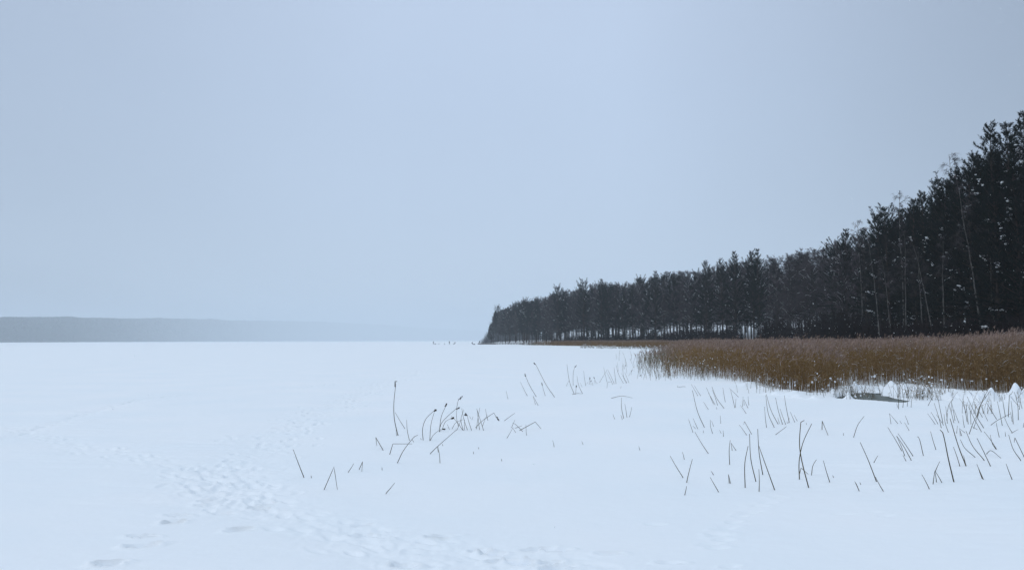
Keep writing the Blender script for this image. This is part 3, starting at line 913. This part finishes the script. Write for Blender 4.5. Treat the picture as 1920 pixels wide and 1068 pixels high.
    tag(m.obj('reed_bed', [M_reed, M_leaf, M_plume, M_clump, M_stem]), 'dense bed of dry brown reeds with pale plumes between lake and wood', 'reeds', None, 'stuff')
reeds()

# ------------------------------------------------------------------ snow mounds along the reed front
def mound(px, py_base, w_px, h_px, lab, peak=0.0, seed=0):
    x, y = ground(px, py_base)
    sc = y / F
    W = w_px * sc * 1.8; H = h_px * sc * 1.02
    r = np.random.default_rng(seed)
    n, k = 56, 26
    q = np.linspace(0, 1, k)[:, None]; a = np.linspace(0, 2 * math.pi, n, endpoint=False)[None]
    rr = q * (1 + 0.22 * vnoise(np.cos(a) * 1.6 + seed, np.sin(a) * 1.6, seed))
    X = rr * np.cos(a) * W * 0.5; Yy = rr * np.sin(a) * W * 0.42
    prof = (1 - q ** 1.8) ** 1.1
    lob = 0
    for j in range(4):
        cx, cy = (peak * 0.22 * W, 0) if j == 0 else (r.uniform(-0.30, 0.30) * W, r.uniform(-0.25, 0.25) * W)
        hh = 1.0 if j == 0 else r.uniform(0.5, 0.95)
        ww = W * r.uniform(0.17, 0.30)
        lob = np.maximum(lob, hh * np.exp(-(((X - cx) ** 2 + (Yy - cy) ** 2) / ww ** 2) ** 0.85))
    Zz = H * lob * prof + 0.30 * H * fbm(X * 4 + seed, Yy * 4, seed + 1, 4) * (1 - q)
    V = np.stack([X, Yy, Zz - 0.05 * H * q], -1)
    i = np.arange(k * n).reshape(k, n); j = np.roll(i, -1, 1)
    m = MB()
    m.add(V.reshape(-1, 3), np.stack([i[:-1], i[1:], j[1:], j[:-1]], -1).reshape(-1, 4), 0, True)
    o = m.obj('snow_mound', M_snow)
    o.location = (x, y, 0.0)
    return tag(o, lab, 'snow mound', 'snow heaps along the reed front')
MND = [(1455, 741, 34, 8, 0), (1490, 746, 30, 8, .5), (1527, 749, 34, 7, 0), (1590, 747, 16, 14, .2), (1562, 741, 22, 12, 0), (1606, 734, 24, 20, -.4), (1640, 735, 22, 12, 0), (1667, 733, 34, 20, .6), (1692, 736, 24, 17, .5),
       (1736, 738, 26, 20, 0), (1752, 745, 22, 10, 0), (1775, 747, 30, 14, .3), (1798, 747, 26, 11, -.3), (1818, 750, 28, 11, 0), (1858, 750, 36, 26, 0), (1880, 749, 30, 12, .4), (1905, 750, 40, 27, 0), (1935, 750, 36, 20, 0),
       (1712, 739, 20, 13, .3), (1724, 743, 18, 10, -.3), (1786, 750, 18, 10, 0), (1831, 752, 22, 14, .3), (1843, 751, 20, 15, -.2), (1891, 753, 22, 16, .2), (1921, 749, 28, 20, 0), (1651, 732, 18, 11, 0)]
order = sorted(range(len(MND)), key=lambda i: MND[i][0])
for o_, i in enumerate(order):
    px, py, w, h, pk = MND[i]
    look = 'tall pointed' if h > 18 else 'low rounded' if h < 12 else 'small peaked'
    mound(px, py, w, h, f'{look} heap of snow, {ordn(o_)} from left along the reed front', pk, 600 + i)

# ------------------------------------------------------------------ single stems standing in the snow, traced one by one (base first; h = seed head, g = tip touches the snow)
STEMS = {
 (680, 660, 4.45): "295,695 265,560 260,430 273,290 272,245 h;355,640 270,500;285,700 278,645;300,695 280,650;390,735 372,650 367,562;425,747 410,722;293,915 340,820 430,705 460,690;228,843 252,763 413,763;168,810 110,710 117,772 g;490,730 482,715;"
  "505,735 500,640 525,560 590,492 610,482 h;560,740 570,600 597,500;562,738 590,690 650,640;640,665 655,540 690,455 700,432 h;640,640 665,580 775,475 803,463 h;665,640 690,580 735,552 748,550 h;800,620 785,560 783,470;570,838 630,780 790,640;645,915 640,850 627,782;630,825 622,785;725,645 705,600;"
  "640,660 665,642 685,640 h;785,460 800,395 830,370 h;835,650 795,590 740,530;840,655 820,560 845,475;875,650 845,560 827,467;910,655 880,560 875,525 860,520 h;785,650 820,560;745,640 775,590 835,560;850,650 850,560;950,640 960,560 978,460;975,650 965,560 953,470;1010,655 980,560 955,480;1045,570 1025,472;940,630 1000,570 1095,505 1110,530 1130,562 h;1000,615 1020,560 1040,525;"
  "900,555 893,530;910,565 922,535;1180,573 1270,507;1240,632 1270,565;1202,718 1255,625;1280,672 1252,630;1340,665 1275,600 1250,590;1265,635 1330,612;1300,657 1440,580 1493,642 g;1368,698 1362,603;1597,785 1585,733;668,775 665,763;925,838 925,826;968,800 966,790;1160,897 1159,886;162,975 161,958;"
  "1212,388 1198,320;1373,362 1315,245;1447,368 1395,280 1362,205 1355,183 h;1442,435 1423,365;1462,438 1425,368;1523,362 1498,275 1496,260 h;1600,372 1530,270 1445,105 1430,90 h",
 (520, 800, 5.647): "277,520 168,237;500,650 600,420 633,645 g;757,468 810,385;870,440 902,367 895,458 g;1158,692 1243,590;358,524 356,512",
 (1040, 660, 5.339): "195,415 150,300 122,120;115,340 145,280;185,335 185,230 198,155 215,135 h;280,415 240,330 222,235;312,338 290,185;275,350 255,305;345,325 350,270 352,255 h;365,330 362,297 363,285 h;405,315 400,265 395,255 h;430,318 400,280;383,335 378,300;320,320 335,295;210,420 215,350 217,336 h;180,420 230,410 270,415 g;448,305 525,175;523,360 530,300 570,295;"
  "525,300 490,150;600,320 530,170;585,330 520,200;615,320 600,200 595,150;660,365 665,335;690,315 640,220 615,130;725,310 665,210;720,315 690,250 680,125;745,310 700,200;708,115 708,55;775,115 760,80 755,68 h;740,235 765,195 775,182 h;700,165 706,140 710,126 h;850,240 865,235 858,228 h;570,458 670,437 785,457 g;692,665 670,560 670,452;724,655 702,515;748,650 772,548;603,672 583,620;678,677 662,625;283,920 270,888;853,978 842,938",
 (1240, 720, 4.856): "395,398 330,250 283,55;290,445 248,318;337,415 290,310;318,412 287,377;425,625 305,432;382,450 384,418;468,453 450,390 445,322;477,388 457,332;542,363 537,285;547,450 530,415;566,478 562,418;332,105 272,0;360,107 300,10;428,228 385,160;505,225 502,205;475,180 410,30;490,187 430,80;512,190 465,50;570,217 500,120 460,20;583,165 560,30;668,210 650,130 630,50;675,205 680,130;705,118 620,35;740,200 745,110;788,212 755,140;797,190 790,110;770,262 720,190;755,190 750,140;"
  "780,465 710,368;823,455 757,337 750,365;622,722 618,600 627,507;645,602 635,535;680,600 635,533;192,838 80,650;208,677 193,615;233,880 283,680;215,997 230,925;515,967 445,845;470,813 452,788;617,888 610,818;627,890 613,825;763,933 760,720 790,560;858,873 815,680 803,450;922,813 890,620 877,405;1028,950 945,720 888,560;890,965 888,770;"
  "958,397 940,203;1030,395 975,270 950,100;1065,365 1000,240 955,90;1075,360 1060,300;1105,368 1065,240 1040,120;1135,370 1082,222;1165,350 1135,200 1120,100;1215,345 1173,250;1237,333 1210,278;1160,355 1165,305;1150,360 1143,335;1037,460 1140,383;1257,862 1255,700 1290,530 1370,357;1340,935 1280,700 1258,540 1270,345 1302,327;1262,800 1272,760 1335,815 g;1367,828 1380,740 1413,683;1532,885 1475,692;1322,367 1320,348;1463,410 1465,335 1519,465 g;1567,847 1560,827;130,30 200,20 235,25 g;145,30 150,8",
 (1560, 720, 4.856): "197,480 235,370 293,290;105,465 103,440;465,968 395,840;405,885 330,690 257,527;382,712 418,648;245,963 207,883;232,930 215,895;265,915 253,890;600,358 522,265;537,360 522,265;632,355 617,330;697,365 665,283;703,422 660,345;632,600 507,390;660,643 625,550 587,467;718,683 650,560 590,470;733,645 600,447;670,688 645,642;830,642 800,510 785,475 775,480;945,590 897,427;1110,890 1060,680 1010,445 983,412;1162,738 1105,568;1218,735 1150,560 1075,310;1218,737 1197,645;1297,657 1210,580 1168,502;1380,682 1280,560 1220,425;1440,737 1375,600 1320,490;1375,857 1318,725;1365,850 1335,770;1410,628 1450,603 1525,660 g;1497,588 1440,500 1385,430;1490,585 1460,540 1440,458;1637,858 1585,722;883,945 818,820;"
  "920,910 937,785;952,890 937,785;1000,893 937,785;945,780 982,700;1715,685 1650,590 1608,458;1747,655 1665,485 1658,530;1523,478 1495,345;1450,368 1510,325 1630,265;1640,440 1600,370 1570,300;1640,440 1695,410;1550,373 1505,155;1580,300 1550,110;1500,320 1410,170;1418,333 1375,240;1380,395 1310,280 1230,110;1325,300 1360,170 1430,30;1320,290 1345,200 1440,60;1370,300 1300,180;1290,400 1320,300;1320,410 1270,380;1250,450 1290,340 1340,250;1360,430 1310,340 1240,200;1205,390 1190,280;1210,440 1160,400;1180,465 1160,405;1168,465 1163,410;1135,445 1143,375;1060,437 1030,350 1020,270;940,363 870,265;965,360 900,250;1015,370 950,275;995,395 975,310 930,170;1010,350 985,230 960,100;1050,355 1035,200;1045,330 1060,200 1100,130;1110,350 1065,180;1120,330 1085,150;1155,350 1110,230;1240,360 1220,180;1230,340 1190,130;1265,360 1250,180;"
  "605,220 612,60 625,0;595,205 590,170;645,210 660,70;685,200 695,90;720,205 730,110;875,195 925,100;1605,300 1615,100 1640,80;1650,360 1630,150;1640,340 1625,250;1697,325 1690,180 1660,70;1700,200 1625,110;1705,230 1718,120;1730,220 1715,150;1742,390 1745,350;1580,470 1577,432",
}
def spline(P, n):
    P = np.array(P)
    if len(P) == 2:
        t = np.linspace(0, 1, n)[:, None]
        q = P[0] * (1 - t) + P[1] * t
        bow = np.linalg.norm(P[1] - P[0]) * rng.uniform(-0.02, 0.02)
        q[:, 0] += bow * np.sin(t[:, 0] * math.pi)
        return q
    out = []
    sharp = False
    seg = np.linalg.norm(P[1:] - P[:-1], axis=1)
    for i in range(len(P) - 1):       # Catmull-Rom where the turn is soft, kink where it is hard
        p1, p2 = P[i], P[i + 1]
        def soft(j):
            if j <= 0 or j >= len(P) - 1: return False
            a = P[j] - P[j - 1]; b = P[j + 1] - P[j]
            return np.dot(a, b) / (np.linalg.norm(a) * np.linalg.norm(b) + 1e-9) > 0.72
        m1 = (P[i + 1] - P[i - 1]) / 2 if soft(i) else (p2 - p1)
        m2 = (P[i + 2] - P[i]) / 2 if soft(i + 1) else (p2 - p1)
        l = np.linalg.norm(p2 - p1)
        m1 = m1 / (np.linalg.norm(m1) + 1e-9) * l; m2 = m2 / (np.linalg.norm(m2) + 1e-9) * l
        k = 5
        for t in np.linspace(0, 1, k, endpoint=False):
            out.append((2 * t**3 - 3 * t**2 + 1) * p1 + (t**3 - 2 * t**2 + t) * m1 + (-2 * t**3 + 3 * t**2) * p2 + (t**3 - t**2) * m2)
    out.append(P[-1])
    return np.array(out)
stems = []
for (ox, oy, sc), txt in STEMS.items():
    for s in txt.replace('\n', '').split(';'):
        s = s.strip()
        if not s: continue
        tk = s.split()
        head = 'h' in tk; gd = 'g' in tk
        pts = [tuple(map(float, a.split(','))) for a in tk if ',' in a]
        pts = [(ox + a / sc, oy + b / sc) for a, b in pts]
        stems.append((pts, head, gd))
def area_name(px, py):
    if px < 715: return 'far left stems'
    if px < 800 : return 'seed head clump left edge' if py < 850 else 'open snow below the seed head clump'
    if px < 862: return 'seed head clump left half'
    if px < 930: return 'seed head clump right half'
    if px < 1055: return 'broken stems beside the clump' if py > 770 else 'tall seed stems in mid lake'
    if px < 1150: return 'sparse stems left of the reed bed'
    if px < 1240: return 'stems at the reed bed tip' if py < 760 else 'small tuft below the reed tip'
    if px < 1360: return 'stems just under the reed front' if py < 780 else 'middle stems' if py < 870 else 'nearest left stems'
    if px < 1440: return 'stems under ragged reeds' if py < 800 else 'tall near stems of centre right'
    if px < 1530: return 'curved row before the reeds' if py < 815 else 'crossing stems near the viewer'
    if px < 1620: return 'lone stems in open snow'
    if px < 1730: return 'stems beside the melt pool' if py < 775 else 'slanting bundle below the pool' if py < 865 else 'thick near stem group'
    if px < 1790: return 'stems by the pool' if py < 830 else 'fan of near right stems'
    if px < 1850: return 'right tangle' if py < 830 else 'near stems under the right tangle'
    return 'far right upper stems' if py < 830 else 'far right near stems'
rec = []
for pts, head, gd in stems:
    bpx, bpy_ = pts[0]
    x, y = ground(bpx, bpy_)
    Yb = y
    world = []
    Yt = None
    if gd: Yt = ground(*pts[-1])[1]
    tilt = rng.uniform(-0.15, 0.15)
    n = len(pts)
    for i, (a, b) in enumerate(pts):
        Yi = Yb + (Yt - Yb) * (i / (n - 1)) if gd else Yb + (tilt * abs(pts[0][1] - b) * Yb / F)
        world.append(at_depth(a, b, Yi))
    w = np.array(world)
    L = np.linalg.norm(w[-1] - w[0])
    dx = pts[-1][0] - pts[0][0]; dy = pts[0][1] - pts[-1][1]
    kink = False
    for i in range(1, n - 1):
        u = np.array(pts[i]) - pts[i - 1]; v = np.array(pts[i + 1]) - pts[i]
        if np.dot(u, v) / (np.linalg.norm(u) * np.linalg.norm(v)) < 0.6: kink = True
    look = 'bent over' if (gd or kink) else ('nearly upright' if abs(dx) < 0.22 * abs(dy) else ('left leaning' if dx < 0 else 'right leaning'))
    size = 'tiny' if L < 0.12 else 'short' if L < 0.35 else 'long' if L > 0.9 else ''
    rec.append(dict(w=w, head=head, gd=gd, look=look, size=size, L=L, px=bpx, py=bpy_, area=area_name(bpx, bpy_), Y=Yb))
groups = {}
for q in rec: groups.setdefault(q['area'], []).append(q)
for area, qs in groups.items():
    qs.sort(key=lambda q: q['px'])
    for i, q in enumerate(qs):
        q['label'] = (f"{q['size']} {q['look']} stem{' with seed head' if q['head'] else ''}, {ordn(i)} of the {area}").strip()
for q in rec:
    if len(q['label'].split()) > 16: q['label'] = q['label'].replace(' of the ', ' of ').replace('open snow below the seed', 'below seed').replace(' the ', ' ')
    w = q['w']
    base = w[0].copy()
    gz0 = hz(base[0], base[1])
    c = spline(w, 8)
    head_seg = None
    if q['head']: head_seg = (w[-2], w[-1])
    d0 = c[0] - c[1]; d0 /= np.linalg.norm(d0) + 1e-9
    c = np.vstack([c[0] + d0 * 0.05 + np.array([0, 0, min(0, gz0)]), c])     # foot sunk in the snow
    if q['gd']:
        d1 = c[-1] - c[-2]; d1 /= np.linalg.norm(d1) + 1e-9
        c = np.vstack([c, c[-1] + d1 * 0.04])
    r0 = min(0.0088, 0.0050 + 0.0034 * q['L']) * (1.0 if q['Y'] < 20 else 1.15)
    if q['look'] != 'bent over' and q['px'] > 1640 and q['L'] > 0.7 and q['Y'] < 13: r0 *= 1.2
    rad = r0 * np.linspace(1.0, 0.5, len(c))
    loc = Vector(base)
    root = None
    m = MB()
    tubes(m, c - base, rad, 6, 0, cap=True)
    if q['head']:
        root = empty('reed_stem', loc)
        o = m.obj('stem', M_stem, root)
        m = MB()
        a, b = head_seg[0] - base, head_seg[1] - base
        ax = b - a; Lh = max(np.linalg.norm(ax), 0.05); ax = ax / (np.linalg.norm(ax) + 1e-9)
        k = 16
        t = rng.uniform(0, 1, k)
        cc = a + np.outer(t * Lh, ax) + rng.normal(size=(k, 3)) * 0.007
        dd = norm(ax + rng.normal(size=(k, 3)) * 0.35)
        pr = np.stack([cc, cc + dd * 0.012, cc + dd * 0.026, cc + dd * 0.036], 1)
        tubes(m, pr, np.tile([0.002, 0.008, 0.006, 0.001], (k, 1)), 5, 0, cap=True)
        m.obj('seed_head', M_head, root)
    else:
        root = m.obj('reed_stem', M_stem)
        root.location = loc
    tag(root, q['label'], 'reed stem', 'single dead stems standing in the lake snow')
print('STEMS', len(rec))
for q in rec:
    if len(q['label'].split()) > 16: print('LONG', q['label'])

# ------------------------------------------------------------------ jetty, people, fishing gear far out on the ice
def box_v(x0, x1, y0, y1, z0, z1):
    return [(x0, y0, z0), (x1, y0, z0), (x1, y1, z0), (x0, y1, z0), (x0, y0, z1), (x1, y0, z1), (x1, y1, z1), (x0, y1, z1)]
BOXF = [(0, 3, 2, 1), (4, 5, 6, 7), (0, 1, 5, 4), (1, 2, 6, 5), (2, 3, 7, 6), (3, 0, 4, 7)]
def add_box(m, *a, mi=0): m.add(box_v(*a), BOXF, mi)
p0 = np.array(ground(898, 645.2)); p1 = np.array(at_depth(1058, 640, p0[1] - 28)[:2])
jl = np.hypot(*(p1 - p0)); ja = math.atan2(p1[1] - p0[1], p1[0] - p0[0])
jt = empty('jetty', (p0[0], p0[1], 0), ja)
tag(jt, 'long low wooden jetty with snowy deck reaching out from the wood', 'jetty')
m = MB()
for i in range(int(jl / 0.2)): add_box(m, i * 0.2, i * 0.2 + 0.17, -1.0, 1.0, 0.52, 0.57)
add_box(m, 0, jl, -0.92, -0.80, 0.36, 0.515); add_box(m, 0, jl, 0.80, 0.92, 0.36, 0.515)
m.obj('deck', M_wood, jt)
m = MB()
for i in range(int(jl / 0.5)): 
    add_box(m, i * 0.5 + 0.002, i * 0.5 + 0.498, -0.9, 0.9, 0.573, 0.66 + 0.03 * math.sin(i * 1.7))
m.obj('snow_cover', M_clump, jt)
xs = np.concatenate([np.arange(0.4, 11.5, 1.1), np.arange(12.5, jl - 12, 1.75), np.arange(jl - 12, jl, 1.2)])
for i, xx in enumerate(xs):
    for sy in (-1.06, 1.06):
        m = MB()
        tubes(m, [(xx, sy, -0.3), (xx, sy, 0.3), (xx, sy, 0.72)], np.array([0.11, 0.105, 0.10]), 8, 0, cap=True)
        m.obj('post', M_wood, jt)
m = MB()
add_box(m, 0.0, 11.5, -1.20, -1.14, 0.05, 0.42)
m.obj('fender_board', M_wood, jt)

def person(loc, rz, sitting, lab, label_extra=''):
    v, e, rad = [], [], []
    def V_(p, q): v.append(p); rad.append(q * 1.22); return len(v) - 1
    def E_(a, b): e.append((a, b))
    if not sitting:
        pel = V_((0, 0, 0.93), .15); ch = V_((0, -0.01, 1.22), .17); nk = V_((0, 0.0, 1.47), .075); hd = V_((0, 0.02, 1.60), .105); hd2 = V_((0, 0.02, 1.70), .085)
        for s in (-1, 1):
            h = V_((s * .10, 0, .88), .10); k = V_((s * .12, .03, .48), .075); a = V_((s * .13, 0, .09), .06); f = V_((s * .14, .17, .05), .05)
            for A, B in ((pel, h), (h, k), (k, a), (a, f)): E_(A, B)
            sh = V_((s * .19, 0, 1.38), .085); el = V_((s * .27, .02, 1.12), .06); hn = V_((s * .22, .22, 1.0), .045); fn = V_((s * .19, .31, .98), .03)
            for A, B in ((ch, sh), (sh, el), (el, hn), (hn, fn)): E_(A, B)
    else:
        pel = V_((0, -.05, 0.50), .17); ch = V_((0, .03, 0.82), .18); nk = V_((0, 0.12, 1.04), .075); hd = V_((0, 0.17, 1.15), .105); hd2 = V_((0, 0.18, 1.25), .085)
        for s in (-1, 1):
            h = V_((s * .12, .05, .47), .10); k = V_((s * .16, .42, .50), .08); a = V_((s * .15, .40, .10), .06); f = V_((s * .16, .55, .05), .05)
            for A, B in ((pel, h), (h, k), (k, a), (a, f)): E_(A, B)
            sh = V_((s * .19, .05, .96), .085); el = V_((s * .26, .20, .72), .06); hn = V_((s * .12, .42, .66), .045); fn = V_((s * .08, .50, .65), .03)
            for A, B in ((ch, sh), (sh, el), (el, hn), (hn, fn)): E_(A, B)
    E_(pel, ch); E_(ch, nk); E_(nk, hd); E_(hd, hd2)
    me = bpy.data.meshes.new('body')
    me.from_pydata(v, e, [])
    me.materials.append(M_cloth)
    t = empty('person', loc, rz)
    o = bpy.data.objects.new('body', me)
    COL.objects.link(o); o.parent = t
    sk = o.modifiers.new('skin', 'SKIN')
    for i, s in enumerate(me.skin_vertices[0].data if me.skin_vertices else []): s.radius = (rad[i], rad[i] * 0.85); s.use_root = (i == 0)
    if not me.skin_vertices:
        bpy.context.view_layer.objects.active = o
        bpy.ops.mesh.customdata_skin_add()
        for i, s in enumerate(me.skin_vertices[0].data): s.radius = (rad[i], rad[i] * 0.85); s.use_root = (i == 0)
    ss = o.modifiers.new('smooth', 'SUBSURF'); ss.levels = 1; ss.render_levels = 1
    hx, hy, hzz = v[hd]
    m = MB()
    blobs(m, np.array([[hx, hy - 0.01, hzz + 0.10]]), np.array([[0.125, 0.135, 0.09]]), rng, 0, 12, 8, 0.02)
    m.obj('hat', M_gear, t)
    m = MB()
    blobs(m, np.array([[hx, hy + 0.075, hzz]]), np.array([[0.075, 0.05, 0.10]]), rng, 0, 10, 8, 0.0)
    blobs(m, np.array([[hx, hy + 0.13, hzz]]), np.array([[0.015, 0.02, 0.03]]), rng, 0, 6, 5, 0.0)
    m.obj('face', M_skin, t)
    return tag(t, lab, 'person', 'people fishing on the ice')
def crate(px, py, w, h, lab, name='fishing_box'):
    x, y = ground(px, py)
    t = empty(name, (x, y, 0), rng.uniform(-0.5, 0.5))
    m = MB(); add_box(m, -w / 2, w / 2, -.17, .17, 0.0, h); m.obj('box_body', M_gear, t)
    m = MB(); add_box(m, -w / 2 - .015, w / 2 + .015, -.185, .185, h + .002, h + .05); m.obj('lid', M_cloth, t)
    m = MB(); tubes(m, [(-w / 2 + .03, 0, h + .04), (-w / 4, 0, h + .15), (w / 4, 0, h + .15), (w / 2 - .03, 0, h + .04)], np.full(4, .012), 6); m.obj('handle', M_cloth, t)
    return tag(t, lab, 'fishing box', 'fishing gear on the ice')
def gpos(px, py): x, y = ground(px, py); return (x, y, 0)
person(gpos(812.5, 645.0), 0.8, False, 'leftmost person standing on the ice in dark winter clothes')
person(gpos(842.5, 645.0), -0.4, False, 'lone person standing on the ice midway to the jetty')
person(gpos(853.5, 645.0), 1.6, True, 'person crouched on the ice beside the lone standing figure')
person(gpos(885.0, 645.6), -1.2, True, 'bulky person sitting on the ice left of the jetty end')
person((p0[0] + 0.3, p0[1] + 0.2, 0.66), 0.5, True, 'person sitting at the outer end of the jetty')
crate(816.2, 645.0, .75, .34, 'dark box lying beside the leftmost standing person')
crate(822.8, 645.1, .34, .26, 'small dark box right of the leftmost person and his box')
crate(833.6, 645.1, .36, .30, 'small dark box alone between the two standing people')
crate(851.0, 645.1, .55, .28, 'low dark box just left of the crouched person')
crate(889.2, 645.6, .95, .28, 'long low dark box beside the bulky sitting person')

# ------------------------------------------------------------------ falling snow
r = np.random.default_rng(77)
N = 2000
yy = 5 + 60 * r.uniform(size=N) ** 0.75
xx = r.uniform(-0.72, 0.72, N) * yy
zz = r.uniform(0.1, 1, N) * np.minimum(0.5 * yy + 2, 26)
m = MB()
rad = r.uniform(0.0025, 0.0052, N)
blobs(m, np.stack([xx, yy, zz], -1), np.stack([rad, rad, rad * 1.25], -1), r, 0, 5, 3, 0.3)
tag(m.obj('falling_snow', M_clump), 'sparse small snowflakes drifting down over the lake', kind='stuff')

# ------------------------------------------------------------------ haze
def haze():
    me = bpy.data.meshes.new('haze')
    s = 18500
    me.from_pydata(box_v(-s, s, -s, s, -3.0, 345.0), [], BOXF)
    o = bpy.data.objects.new('haze', me)
    COL.objects.link(o)
    m = bpy.data.materials.new('haze_air')
    m.use_nodes = True
    nt = m.node_tree
    nt.nodes.clear()
    out = nt.nodes.new('ShaderNodeOutputMaterial')
    v = nt.nodes.new('ShaderNodeVolumePrincipled')
    v.inputs['Color'].default_value = (0.83, 0.92, 1.0, 1)
    v.inputs['Density'].default_value = 2.5e-4
    v.inputs['Anisotropy'].default_value = 0.0
    nt.links.new(v.outputs[0], out.inputs['Volume'])
    me.materials.append(m)
    tag(o, 'pale snowy air thickening over the lake', kind='stuff')
haze()
